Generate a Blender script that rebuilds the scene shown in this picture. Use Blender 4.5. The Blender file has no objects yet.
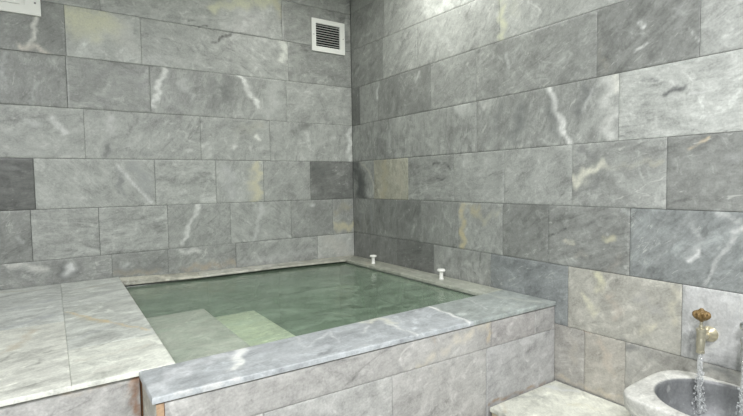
import bpy, bmesh, math, random
import numpy as np
from mathutils import Vector, Matrix, noise as mnoise

# pale and dark veins, stains and patches of single stones, plus a painted sheen and shadow: (surface, path, half width in metres, tone, strength)
FEATURES=[
('L',[(-2.110,0.000,2.202),(-2.128,0.000,2.126),(-2.149,0.000,2.061)],0.013,(205,205,195),0.80),
('L',[(-2.187,0.000,2.045),(-2.122,0.000,2.043),(-2.057,0.000,2.018)],0.020,(205,195,180),0.70),
('L',[(-1.939,0.000,2.273),(-1.859,-0.000,2.240),(-1.769,0.000,2.244)],0.077,(196,197,160),0.75),
('L',[(-1.929,0.000,2.147),(-1.826,0.000,2.163)],0.047,(186,188,160),0.40),
('L',[(-1.688,0.000,2.240),(-1.627,0.000,2.096)],0.062,(182,184,176),0.50),
('L',[(-1.204,0.000,2.313),(-1.157,0.000,2.324)],0.008,(85,88,82),0.90),
('L',[(-1.133,0.000,2.224),(-1.092,0.000,2.231),(-1.064,0.000,2.262),(-0.985,0.000,2.301)],0.010,(85,88,82),0.90),
('L',[(-1.281,0.000,2.336),(-1.235,0.000,2.351)],0.007,(105,110,100),0.70),
('L',[(-0.592,0.000,2.295),(-0.587,0.000,2.185)],0.038,(208,212,200),0.80),
('L',[(-1.098,0.000,2.469),(-0.921,0.000,2.531),(-0.647,0.000,2.592)],0.041,(195,198,160),0.70),
('L',[(-0.632,0.000,2.588),(-0.618,0.000,2.503)],0.030,(178,172,135),0.60),
('L',[(-0.477,0.000,2.274),(-0.500,0.000,2.030)],0.031,(158,162,155),0.50),
('L',[(-2.269,0.000,1.994),(-2.285,0.000,1.851)],0.017,(165,170,168),0.50),
('L',[(-2.132,0.000,1.833),(-2.165,0.000,1.706)],0.014,(168,172,168),0.50),
('L',[(-1.442,0.000,2.007),(-1.484,0.000,1.874),(-1.518,0.000,1.756)],0.020,(205,208,202),0.80),
('L',[(-1.333,0.000,1.941),(-1.285,0.000,1.840)],0.033,(175,178,175),0.50),
('L',[(-0.930,0.000,2.006),(-0.874,0.000,1.919),(-0.810,0.000,1.803)],0.021,(215,218,212),0.90),
('L',[(-1.023,0.000,2.002),(-1.050,0.000,1.833)],0.049,(112,116,112),0.60),
('L',[(-1.135,0.000,1.976),(-1.128,0.000,1.772)],0.035,(120,124,120),0.50),
('L',[(-0.865,0.000,1.977),(-0.888,0.000,1.932)],0.036,(140,143,138),0.50),
('L',[(-0.672,0.000,2.012),(-0.702,0.000,1.774)],0.075,(180,184,178),0.50),
('L',[(-2.059,0.000,1.657),(-2.037,0.000,1.611),(-2.014,0.000,1.560)],0.020,(195,198,194),0.70),
('L',[(-2.169,0.000,1.632),(-2.133,0.000,1.600)],0.023,(180,184,180),0.50),
('L',[(-1.779,0.000,1.491),(-1.803,0.000,1.441)],0.014,(100,104,102),0.80),
('L',[(-1.791,0.000,1.472),(-1.814,0.000,1.435)],0.031,(130,133,130),0.50),
('L',[(-1.756,0.000,1.652),(-1.781,0.000,1.564)],0.031,(185,188,184),0.50),
('L',[(-1.606,0.000,1.458),(-1.548,0.000,1.433)],0.019,(130,134,130),0.50),
('L',[(-0.989,0.000,1.521),(-0.982,0.000,1.514)],0.018,(205,207,200),0.70),
('L',[(-0.832,0.000,1.584),(-0.824,0.000,1.570)],0.018,(210,212,202),0.80),
('L',[(-0.871,0.000,1.517),(-0.872,0.000,1.503)],0.015,(195,197,190),0.60),
('L',[(-0.949,0.000,1.629),(-0.783,0.000,1.681)],0.043,(172,172,155),0.40),
('L',[(-0.510,0.000,1.658),(-0.424,0.000,1.701)],0.038,(112,116,110),0.60),
('L',[(-0.460,0.000,1.637),(-0.478,0.000,1.590)],0.031,(125,129,124),0.50),
('L',[(-0.022,0.000,1.690),(-0.037,0.000,1.427)],0.025,(200,204,198),0.70),
('L',[(-1.734,0.000,1.374),(-1.671,0.000,1.279),(-1.548,0.000,1.129)],0.010,(200,203,200),0.75),
('L',[(-1.731,0.000,1.330),(-1.719,0.000,1.204)],0.022,(130,134,132),0.60),
('L',[(-1.639,0.000,1.368),(-1.557,0.000,1.213)],0.045,(148,152,150),0.60),
('L',[(-2.303,0.000,1.370),(-2.192,0.000,1.331)],0.011,(130,133,130),0.40),
('L',[(-0.830,0.000,1.373),(-0.837,0.000,1.138)],0.037,(192,188,152),0.75),
('L',[(-0.884,0.000,1.343),(-0.890,0.000,1.154)],0.029,(176,176,156),0.50),
('L',[(-1.045,0.000,1.329),(-1.021,0.000,1.187)],0.064,(172,175,173),0.50),
('L',[(-0.345,0.000,1.375),(-0.219,0.000,1.328)],0.048,(88,92,90),0.50),
('L',[(-1.245,0.000,1.117),(-1.302,0.000,1.003),(-1.372,0.000,0.851)],0.015,(195,198,192),0.75),
('L',[(-0.800,0.000,1.085),(-0.862,0.000,0.844)],0.019,(180,184,180),0.60),
('L',[(-0.182,0.000,0.904),(-0.116,0.000,0.875),(-0.019,0.000,0.885)],0.033,(186,180,140),0.80),
('L',[(-0.161,0.000,1.017),(-0.074,0.000,1.047)],0.041,(155,150,125),0.50),
('L',[(-2.149,0.000,1.041),(-2.092,-0.000,1.014)],0.023,(165,168,164),0.40),
('L',[(-2.246,0.000,0.956),(-2.238,0.000,0.921)],0.017,(165,168,165),0.50),
('L',[(-0.387,0.000,1.076),(-0.370,0.000,1.067)],0.016,(190,193,190),0.60),
('L',[(-2.307,0.000,0.813),(-2.207,0.000,0.791),(-2.138,0.000,0.759)],0.017,(190,190,182),0.70),
('L',[(-2.278,0.000,0.764),(-2.163,0.000,0.738)],0.017,(105,108,106),0.60),
('L',[(-2.053,0.000,0.797),(-2.065,0.000,0.738),(-2.027,0.000,0.703),(-1.975,0.000,0.727),(-1.972,0.000,0.788)],0.018,(105,108,106),0.65),
('L',[(-2.019,0.000,0.763),(-2.016,0.000,0.732)],0.024,(200,203,200),0.85),
('L',[(-1.720,0.000,0.754),(-1.727,0.000,0.735)],0.022,(172,175,172),0.60),
('L',[(-1.750,0.000,0.712),(-1.576,0.000,0.705),(-1.485,0.000,0.707)],0.019,(110,113,110),0.50),
('L',[(-1.387,0.000,0.798),(-1.270,0.000,0.787)],0.017,(195,197,190),0.70),
('L',[(-1.359,0.000,0.679),(-1.158,0.000,0.684),(-1.016,0.000,0.683)],0.027,(165,150,125),0.55),
('L',[(-1.806,0.000,0.700),(-1.517,0.000,0.678)],0.016,(160,148,122),0.55),
('L',[(-0.942,0.000,0.674),(-0.501,0.000,0.705),(-0.343,0.000,0.721)],0.022,(172,175,172),0.45),
('L',[(-0.277,0.000,0.796),(-0.092,0.000,0.665)],0.073,(178,177,165),0.50),
('L',[(-0.046,0.000,2.389),(0.002,0.000,2.392)],0.010,(95,98,94),0.80),  # shadow above the small grey box, painted into the stone
('L',[(-0.027,0.000,2.372),(-0.028,0.000,2.315)],0.025,(150,155,150),0.80),
('R',[(0.000,-0.955,2.348),(0.000,-1.203,2.328),(0.000,-1.328,2.306)],0.039,(205,212,205),0.30),  # lamp sheen high on the wall, painted into the stone
('R',[(0.000,-1.559,2.233),(0.000,-1.566,2.123),(0.000,-1.573,2.024)],0.027,(192,196,160),0.60),
('R',[(0.000,-1.633,2.199),(0.000,-1.673,2.124)],0.032,(178,182,158),0.40),
('R',[(0.000,-0.874,2.333),(0.000,-1.244,2.036)],0.027,(182,187,182),0.30),
('R',[(0.000,-0.379,2.000),(0.000,-0.362,1.867)],0.014,(190,194,190),0.60),
('R',[(0.000,-0.859,1.980),(0.000,-0.827,1.919)],0.012,(185,188,184),0.60),
('R',[(0.000,-0.043,2.157),(0.000,-0.103,2.176)],0.024,(100,104,100),0.50),
('R',[(0.000,-0.275,2.141),(0.000,-0.330,2.160)],0.016,(100,104,100),0.50),
('R',[(0.000,-1.600,1.926),(0.000,-1.607,1.855)],0.014,(172,176,172),0.60),
('R',[(0.000,-1.641,1.880),(0.000,-1.686,1.959)],0.013,(170,174,170),0.45),
('R',[(0.000,-2.307,1.904),(0.000,-2.315,1.885)],0.013,(196,199,194),0.80),
('R',[(0.000,-2.280,1.790),(0.000,-2.337,1.805)],0.006,(186,189,184),0.70),
('R',[(0.000,-2.260,1.968),(0.000,-2.197,1.857)],0.017,(140,143,140),0.40),
('R',[(0.000,-2.476,1.941),(0.000,-2.443,1.834)],0.020,(148,151,148),0.40),
('R',[(0.000,-2.493,1.829),(0.000,-2.525,1.767)],0.006,(178,182,176),0.50),
('R',[(0.000,-2.119,1.832),(0.000,-2.157,1.725)],0.023,(148,145,128),0.35),
('R',[(0.000,-1.864,1.713),(0.000,-1.905,1.598),(0.000,-1.944,1.496),(0.000,-1.977,1.410)],0.016,(222,224,218),0.90),
('R',[(0.000,-1.876,1.642),(0.000,-1.905,1.490)],0.040,(105,110,108),0.50),
('R',[(0.000,-2.057,1.661),(0.000,-2.028,1.563)],0.038,(108,112,110),0.55),
('R',[(0.000,-2.092,1.665),(0.000,-2.053,1.560)],0.007,(200,203,198),0.60),
('R',[(0.000,-2.176,1.695),(0.000,-2.171,1.442)],0.040,(190,193,186),0.60),
('R',[(0.000,-2.208,1.702),(0.000,-2.204,1.637)],0.013,(205,206,190),0.60),
('R',[(0.000,-1.687,1.628),(0.000,-1.655,1.460)],0.048,(112,117,115),0.50),
('R',[(0.000,-1.552,1.668),(0.000,-1.494,1.473)],0.028,(118,123,120),0.45),
('R',[(0.000,-1.309,1.703),(0.000,-1.242,1.664)],0.042,(180,184,178),0.60),
('R',[(0.000,-1.420,1.681),(0.000,-1.480,1.678)],0.023,(185,188,180),0.50),
('R',[(0.000,-2.319,1.656),(0.000,-2.375,1.654)],0.008,(110,113,112),0.75),
('R',[(0.000,-2.411,1.583),(0.000,-2.448,1.597),(0.000,-2.483,1.606)],0.010,(95,98,97),0.85),
('R',[(0.000,-2.498,1.573),(0.000,-2.550,1.572)],0.006,(190,193,190),0.50),
('R',[(0.000,-0.397,1.651),(0.000,-0.351,1.426)],0.023,(115,119,116),0.50),
('R',[(0.000,-0.525,1.682),(0.000,-0.508,1.478)],0.015,(165,169,165),0.50),
('R',[(0.000,-0.110,1.406),(0.000,-0.225,1.338),(0.000,-0.292,1.242),(0.000,-0.303,1.125)],0.010,(185,183,165),0.70),
('R',[(0.000,-0.033,1.384),(0.000,-0.106,1.260),(0.000,-0.131,1.121)],0.074,(82,87,85),0.85),
('R',[(0.000,-0.455,1.361),(0.000,-0.437,1.135)],0.045,(172,164,130),0.65),
('R',[(0.000,-0.627,1.355),(0.000,-0.658,1.139)],0.036,(178,174,150),0.55),
('R',[(0.000,-0.993,1.356),(0.000,-1.070,1.359),(0.000,-1.125,1.345),(0.000,-1.152,1.318)],0.008,(88,92,90),0.90),
('R',[(0.000,-1.060,1.308),(0.000,-1.116,1.300)],0.006,(95,99,97),0.70),
('R',[(0.000,-1.031,1.257),(0.000,-1.106,1.256)],0.007,(92,96,94),0.80),
('R',[(0.000,-1.995,1.250),(0.000,-2.027,1.221),(0.000,-2.087,1.286),(0.000,-2.144,1.307)],0.019,(205,205,182),0.80),
('R',[(0.000,-2.011,1.240),(0.000,-2.037,1.259)],0.029,(190,190,170),0.60),
('R',[(0.000,-2.009,1.384),(0.000,-2.110,1.355),(0.000,-2.120,1.331)],0.019,(112,116,114),0.50),
('R',[(0.000,-2.058,1.192),(0.000,-2.136,1.248)],0.019,(110,114,112),0.50),
('R',[(0.000,-2.135,1.294),(0.000,-2.249,1.299),(0.000,-2.373,1.320)],0.014,(165,165,150),0.45),
('R',[(0.000,-2.354,1.304),(0.000,-2.393,1.311)],0.013,(178,170,140),0.50),
('R',[(0.000,-2.499,1.354),(0.000,-2.537,1.375),(0.000,-2.567,1.399)],0.006,(190,170,135),0.70),
('R',[(0.000,-2.621,1.309),(0.000,-2.676,1.335)],0.019,(148,151,148),0.40),
('R',[(0.000,-0.260,1.068),(0.000,-0.266,0.783)],0.016,(135,140,140),0.60),
('R',[(0.000,-0.099,1.055),(0.000,-0.107,0.800)],0.020,(125,130,130),0.50),
('R',[(0.000,-1.256,1.094),(0.000,-1.263,0.840)],0.025,(188,176,130),0.75),
('R',[(0.000,-1.323,1.090),(0.000,-1.403,1.034)],0.030,(176,168,130),0.55),
('R',[(0.000,-1.418,0.999),(0.000,-1.538,1.064)],0.024,(172,172,150),0.50),
('R',[(0.000,-1.966,0.935),(0.000,-2.009,0.939)],0.012,(192,188,165),0.75),
('R',[(0.000,-2.159,0.963),(0.000,-2.196,0.980)],0.016,(186,182,145),0.75),
('R',[(0.000,-2.015,0.876),(0.000,-2.066,0.882)],0.015,(170,166,150),0.45),
('R',[(0.000,-1.858,0.950),(0.000,-1.910,0.975),(0.000,-1.965,0.999)],0.006,(78,82,80),0.80),
('R',[(0.000,-2.065,1.021),(0.000,-2.138,1.063),(0.000,-2.208,1.076)],0.010,(92,95,93),0.50),
('R',[(0.000,-2.233,0.903),(0.000,-2.189,0.805)],0.027,(150,142,128),0.40),
('R',[(0.000,-2.239,1.096),(0.000,-2.274,1.097)],0.011,(160,165,162),0.60),
('R',[(0.000,-2.512,0.909),(0.000,-2.547,0.937),(0.000,-2.539,0.952)],0.010,(198,201,198),0.80),
('R',[(0.000,-2.509,1.068),(0.000,-2.545,1.008),(0.000,-2.505,0.924)],0.016,(160,164,162),0.45),
('R',[(0.000,-2.597,1.105),(0.000,-2.657,1.089)],0.015,(172,175,172),0.60),
('R',[(0.000,-2.652,1.048),(0.000,-2.683,1.057)],0.013,(178,181,178),0.60),
('R',[(0.000,-2.659,1.026),(0.000,-2.601,0.920),(0.000,-2.563,0.821)],0.008,(172,175,172),0.60),
('R',[(0.000,-2.508,1.116),(0.000,-2.430,0.964),(0.000,-2.381,0.891)],0.010,(150,154,152),0.45),
('R',[(0.000,-2.428,1.096),(0.000,-2.344,0.955)],0.009,(145,149,147),0.40),
('R',[(0.000,-2.275,1.009),(0.000,-2.358,1.059)],0.013,(96,100,99),0.40),
('R',[(0.000,-1.101,0.719),(0.000,-1.148,0.815)],0.019,(172,174,170),0.50),
('R',[(0.000,-1.370,0.755),(0.000,-1.417,0.593)],0.018,(168,170,166),0.50),
('R',[(0.000,-2.132,0.796),(0.000,-2.147,0.728)],0.023,(200,198,160),0.70),
('R',[(0.000,-2.064,0.674),(0.000,-2.125,0.610)],0.019,(198,196,165),0.65),
('R',[(0.000,-2.200,0.710),(0.000,-2.228,0.624)],0.027,(182,168,148),0.50),
('R',[(0.000,-2.464,0.787),(0.000,-2.451,0.659)],0.020,(192,188,158),0.50),
('R',[(0.000,-2.386,0.622),(0.000,-2.325,0.567)],0.017,(196,192,165),0.50),
('R',[(0.000,-2.323,0.717),(0.000,-2.405,0.691)],0.030,(150,150,150),0.40),
('R',[(0.000,-2.146,0.467),(0.000,-2.205,0.367)],0.028,(188,172,150),0.50),
('R',[(0.000,-1.992,0.474),(0.000,-2.020,0.356)],0.025,(176,168,150),0.40),
('R',[(0.000,-2.239,0.507),(0.000,-2.368,0.500)],0.023,(122,124,122),0.50),
('R',[(0.000,-2.293,0.450),(0.000,-2.286,0.384)],0.015,(125,126,124),0.45),
('R',[(0.000,-2.327,0.461),(0.000,-2.361,0.436)],0.022,(165,164,150),0.40),
('R',[(0.000,-2.566,0.506),(0.000,-2.687,0.503)],0.020,(118,122,118),0.60),
('R',[(0.000,-1.916,0.251),(0.000,-2.021,0.236),(0.000,-2.261,0.247)],0.013,(196,178,142),0.40),
('R',[(0.000,-2.060,0.512),(0.000,-2.106,0.509)],0.006,(160,125,90),0.50),
('T',[(-1.839,-1.779,0.627),(-1.688,-1.659,0.627),(-1.548,-1.644,0.627)],0.044,(214,217,220),0.42),
('T',[(-1.844,-1.884,0.627),(-1.619,-1.876,0.627)],0.015,(222,220,212),0.50),
('T',[(-1.499,-1.559,0.627),(-1.545,-1.670,0.627),(-1.597,-1.792,0.627)],0.018,(228,230,222),0.90),
('T',[(-1.448,-1.625,0.627),(-1.397,-1.852,0.627)],0.035,(158,163,168),0.50),
('T',[(-1.555,-1.791,0.627),(-1.237,-1.783,0.627)],0.017,(185,190,192),0.40),
('T',[(-1.295,-1.594,0.627),(-1.329,-1.755,0.627),(-1.161,-1.647,0.627),(-1.190,-1.777,0.627)],0.008,(196,200,200),0.55),
('T',[(-0.965,-1.622,0.627),(-0.880,-1.609,0.627),(-0.873,-1.691,0.627)],0.022,(205,205,185),0.70),
('T',[(-1.062,-1.737,0.627),(-0.983,-1.680,0.627)],0.010,(205,208,205),0.60),
('T',[(-0.897,-1.709,0.627),(-0.897,-1.813,0.627),(-0.888,-1.899,0.627)],0.010,(208,210,204),0.70),
('T',[(-0.570,-1.600,0.627),(-0.584,-1.755,0.627),(-0.598,-1.900,0.627)],0.010,(215,217,212),0.85),
('T',[(-0.323,-1.631,0.627),(-0.380,-1.803,0.627)],0.006,(192,196,194),0.55),
('T',[(-0.349,-1.849,0.627),(-0.078,-1.845,0.627)],0.019,(175,182,170),0.40),
('T',[(-1.024,-1.943,0.627),(-0.659,-1.925,0.627)],0.009,(195,194,184),0.40),
('T',[(-0.136,-1.331,0.627),(-0.153,-1.683,0.627),(-0.075,-1.873,0.627)],0.018,(176,182,166),0.50),
('T',[(-0.111,-0.328,0.627),(-0.128,-0.733,0.627),(-0.187,-1.256,0.627)],0.023,(178,180,160),0.50),
('T',[(-0.069,-0.363,0.627),(-0.154,-0.406,0.627)],0.031,(190,182,150),0.50),
('T',[(-0.055,-0.695,0.627),(-0.076,-1.040,0.627)],0.014,(195,195,180),0.50),
('T',[(-1.638,0.002,0.627),(-1.494,-0.033,0.627),(-1.282,-0.078,0.627)],0.016,(205,203,180),0.70),
('T',[(-1.236,-0.027,0.627),(-0.850,-0.052,0.627),(-0.518,0.005,0.627)],0.018,(196,196,186),0.65),
('T',[(-0.617,0.028,0.627),(-0.513,-0.056,0.627)],0.015,(218,218,208),0.70),
('T',[(-0.351,-0.012,0.627),(-0.047,-0.005,0.627)],0.024,(186,182,158),0.60),
('D',[(-2.056,-0.695,0.652),(-1.969,-0.865,0.647),(-1.874,-1.032,0.643),(-1.773,-1.196,0.638)],0.009,(242,214,150),0.80),
('D',[(-2.025,-0.810,0.649),(-1.937,-0.956,0.645)],0.016,(215,200,155),0.50),
('D',[(-2.189,-0.911,0.646),(-2.211,-1.065,0.642),(-2.258,-1.156,0.639)],0.021,(215,196,160),0.50),
('D',[(-2.265,-1.261,0.637),(-2.227,-1.177,0.639),(-2.136,-1.251,0.637),(-2.114,-1.230,0.637)],0.006,(158,160,150),0.70),
('D',[(-2.183,-1.358,0.634),(-2.155,-1.357,0.634),(-2.144,-1.301,0.636)],0.008,(160,162,152),0.60),
('D',[(-2.066,-1.310,0.635),(-1.963,-1.285,0.636),(-1.895,-1.227,0.637),(-1.775,-1.253,0.637)],0.005,(168,170,158),0.65),
('D',[(-2.048,-1.149,0.640),(-1.864,-1.006,0.643)],0.016,(192,197,198),0.50),
('D',[(-2.079,-0.601,0.654),(-1.828,-0.600,0.654)],0.015,(178,182,178),0.55),
('D',[(-2.054,-0.445,0.658),(-1.845,-0.393,0.660)],0.021,(196,200,198),0.50),
('D',[(-2.278,-0.505,0.657),(-2.118,-0.401,0.659)],0.029,(190,196,198),0.50),
('D',[(-2.293,-0.839,0.648),(-2.119,-0.709,0.651)],0.021,(192,198,202),0.50),
('D',[(-2.055,-1.560,0.629),(-1.890,-1.518,0.630)],0.023,(226,224,208),0.50),
('D',[(-2.033,-1.399,0.633),(-1.803,-1.382,0.633)],0.014,(226,222,200),0.50),
('D',[(-2.245,-1.490,0.631),(-2.121,-1.459,0.631)],0.019,(222,222,208),0.50),
('D',[(-2.323,-0.066,0.668),(-2.164,-0.121,0.667)],0.022,(208,200,170),0.40),
('D',[(-2.002,-0.232,0.664),(-1.815,-0.190,0.665)],0.017,(208,204,182),0.50),
('D',[(-2.240,-1.639,0.627),(-2.071,-1.650,0.626),(-1.884,-1.640,0.627)],0.006,(228,200,160),0.55),
('T',[(-1.879,-1.881,0.627),(-1.747,-1.890,0.627),(-1.486,-1.885,0.627)],0.006,(226,204,170),0.50),
('T',[(-1.298,-1.891,0.627),(-1.003,-1.916,0.627),(-0.639,-1.923,0.627)],0.005,(206,196,176),0.40),
('F',[(-1.849,-1.900,0.593),(-1.751,-1.900,0.589),(-1.628,-1.900,0.605)],0.012,(205,160,105),0.55),
('F',[(-1.628,-1.900,0.612),(-1.420,-1.900,0.613),(-1.382,-1.900,0.617)],0.009,(200,178,140),0.60),
('F',[(-0.835,-1.900,0.629),(-0.792,-1.900,0.566),(-0.798,-1.900,0.550)],0.010,(205,165,115),0.70),
('F',[(-0.880,-1.900,0.489),(-0.665,-1.900,0.552),(-0.489,-1.900,0.593)],0.024,(205,196,172),0.55),
('F',[(-0.476,-1.900,0.605),(-0.482,-1.900,0.523)],0.014,(200,176,135),0.50),
('F',[(-1.016,-1.900,0.574),(-0.968,-1.900,0.482)],0.023,(145,145,142),0.55),
('F',[(-0.941,-1.900,0.597),(-0.900,-1.900,0.527)],0.020,(140,140,138),0.50),
('F',[(-1.078,-1.900,0.576),(-1.051,-1.900,0.464)],0.007,(205,207,202),0.60),
('F',[(-0.152,-1.900,0.595),(-0.143,-1.900,0.503)],0.011,(118,120,120),0.60),
('F',[(-1.530,-1.900,0.556),(-1.421,-1.900,0.578)],0.026,(158,154,148),0.40),
('F',[(-1.324,-1.900,0.589),(-1.354,-1.900,0.507)],0.021,(186,184,174),0.40),
('F',[(-1.423,-1.900,0.526),(-1.134,-1.900,0.512)],0.009,(195,180,150),0.40),
('F',[(-0.820,-1.900,0.487),(-0.782,-1.900,0.414)],0.017,(192,184,165),0.40),
('F',[(-0.476,-1.900,0.223),(-0.264,-1.900,0.222),(-0.010,-1.900,0.222)],0.009,(170,130,85),0.55),
('F',[(-1.872,-1.900,0.618),(-1.868,-1.900,0.587)],0.014,(175,125,85),0.70),
('G',[(-1.884,-1.605,0.594),(-1.890,-1.605,0.527),(-1.877,-1.605,0.467)],0.013,(165,105,65),0.65),
('G',[(-1.899,-1.605,0.598),(-1.910,-1.605,0.553)],0.010,(185,130,85),0.45),
('G',[(-2.097,-1.605,0.598),(-2.017,-1.605,0.595),(-1.932,-1.605,0.596)],0.009,(200,175,140),0.45),
('G',[(-1.948,-1.605,0.560),(-1.941,-1.605,0.514)],0.016,(160,160,158),0.40),
('S',[(-0.365,-1.923,0.220),(-0.257,-1.952,0.220),(-0.218,-2.006,0.220)],0.019,(160,165,155),0.50),
('S',[(-0.156,-1.876,0.220),(-0.087,-1.970,0.220),(-0.048,-2.052,0.220)],0.020,(215,220,222),0.60),
('S',[(-0.418,-1.909,0.220),(-0.475,-1.985,0.220)],0.014,(205,190,150),0.40),
('S',[(-0.001,-1.917,0.220),(0.009,-2.094,0.220),(0.023,-2.231,0.220)],0.013,(225,222,205),0.60),
('S',[(-0.178,-2.109,0.220),(-0.122,-2.219,0.220)],0.023,(215,210,170),0.40),
]

# ------------------------------------------------------------------ basics
C = bpy.context.scene.collection
rnd = random.Random(11)
ZO = 1.25                       # the camera's height; heights below are measured from the floor
ALB = 1.12                      # stone albedo per unit of seen tone

def lin(c):
    c = np.asarray(c, float) / 255.0
    return np.where(c <= .04045, c / 12.92, ((c + .055) / 1.055) ** 2.4)

def link(o, parent=None):
    C.objects.link(o)
    if parent is not None:
        o.parent = parent
    return o

def empty(name, loc, label, cat, group=None):
    o = bpy.data.objects.new(name, None)
    o.empty_display_size = .05
    C.objects.link(o)
    o.location = loc
    o['label'] = label; o['category'] = cat
    if group: o['group'] = group
    return o

def tag(o, label, cat=None, group=None, kind=None):
    o['label'] = label
    if cat: o['category'] = cat
    if group: o['group'] = group
    if kind: o['kind'] = kind
    return o

def bm_obj(name, bm, mats, parent=None, smooth=False):
    me = bpy.data.meshes.new(name)
    bmesh.ops.recalc_face_normals(bm, faces=bm.faces)
    bm.to_mesh(me); bm.free()
    for m in (mats if isinstance(mats, (list, tuple)) else [mats]):
        me.materials.append(m)
    if smooth:
        for p in me.polygons: p.use_smooth = True
        me.set_sharp_from_angle(angle=math.radians(38))
    return link(bpy.data.objects.new(name, me), parent)

def box(bm, lo, hi, bevel=0, seg=2, mat=0):
    r = bmesh.ops.create_cube(bm, size=1)
    vs = r['verts']
    for v in vs:
        v.co = Vector([(lo[i] + hi[i]) / 2 + v.co[i] * (hi[i] - lo[i]) for i in range(3)])
    fs = {f for v in vs for f in v.link_faces}
    for f in fs: f.material_index = mat
    if bevel:
        es = list({e for v in vs for e in v.link_edges})
        bmesh.ops.bevel(bm, geom=es, offset=bevel, segments=seg, affect='EDGES', profile=.6)

def lathe(bm, prof, origin=(0, 0, 0), axis='z', seg=32, wob=None):
    """prof: list of (radius, height) along the axis"""
    o = Vector(origin); rings = []
    for r, h in prof:
        ring = []
        for i in range(seg):
            a = 2 * math.pi * i / seg
            rr = r * (wob(a, h) if wob else 1)
            x, y = rr * math.cos(a), rr * math.sin(a)
            p = {'z': (x, y, h), '-x': (-h, x, y), 'y': (x, h, y), '-y': (x, -h, y)}[axis]
            ring.append(bm.verts.new(o + Vector(p)))
        rings.append(ring)
    for a, b in zip(rings, rings[1:]):
        for i in range(seg):
            j = (i + 1) % seg
            bm.faces.new((a[i], a[j], b[j], b[i]))
    bm.faces.new(rings[0][::-1]); bm.faces.new(rings[-1])

def tube(bm, pts, rad, seg=16):
    pts = [Vector(p) for p in pts]; rings = []
    up = Vector((0, 1, 0))
    for i, p in enumerate(pts):
        d = (pts[min(i + 1, len(pts) - 1)] - pts[max(i - 1, 0)]).normalized()
        s = d.cross(up)
        if s.length < 1e-4: s = d.cross(Vector((1, 0, 0)))
        s.normalize(); t = s.cross(d).normalized()
        r = rad[i] if isinstance(rad, (list, tuple)) else rad
        rings.append([bm.verts.new(p + (s * math.cos(2 * math.pi * k / seg) + t * math.sin(2 * math.pi * k / seg)) * r) for k in range(seg)])
    for a, b in zip(rings, rings[1:]):
        for k in range(seg):
            j = (k + 1) % seg
            bm.faces.new((a[k], a[j], b[j], b[k]))
    bm.faces.new(rings[0][::-1]); bm.faces.new(rings[-1])

# ------------------------------------------------------------------ materials
class NT:
    def __init__(s, name):
        s.m = bpy.data.materials.new(name); s.m.use_nodes = True
        s.t = s.m.node_tree; s.t.nodes.clear()
        s.out = s.n('ShaderNodeOutputMaterial')
    def n(s, kind, **kw):
        nd = s.t.nodes.new(kind)
        for k, v in kw.items():
            if k.startswith('i_'):
                key = k[2:]
                key = int(key) if key.isdigit() else key.replace('_', ' ')
                nd.inputs[key].default_value = v
            else: setattr(nd, k, v)
        return nd
    def l(s, a, b): s.t.links.new(a, b)
    def math(s, op, a, b=None, c=None):
        nd = s.n('ShaderNodeMath', operation=op)
        for i, v in enumerate((a, b, c)):
            if v is None: continue
            if isinstance(v, (int, float)): nd.inputs[i].default_value = v
            else: s.l(v, nd.inputs[i])
        return nd.outputs[0]
    def ramp(s, fac, a, b, va=0., vb=1.):
        nd = s.n('ShaderNodeMapRange', interpolation_type='SMOOTHSTEP')
        s.l(fac, nd.inputs[0])
        for i, v in zip((1, 2, 3, 4), (a, b, va, vb)): nd.inputs[i].default_value = v
        return nd.outputs[0]
    def noise(s, vec, scale, detail=4, rough=.55, dist=0.):
        nd = s.n('ShaderNodeTexNoise')
        s.l(vec, nd.inputs['Vector'])
        nd.inputs['Scale'].default_value = scale; nd.inputs['Detail'].default_value = detail
        nd.inputs['Roughness'].default_value = rough; nd.inputs['Distortion'].default_value = dist
        return nd.outputs[0]
    def bsdf(s, **kw):
        b = s.n('ShaderNodeBsdfPrincipled')
        for k, v in kw.items(): b.inputs[k.replace('_', ' ')].default_value = v
        return b

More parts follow.
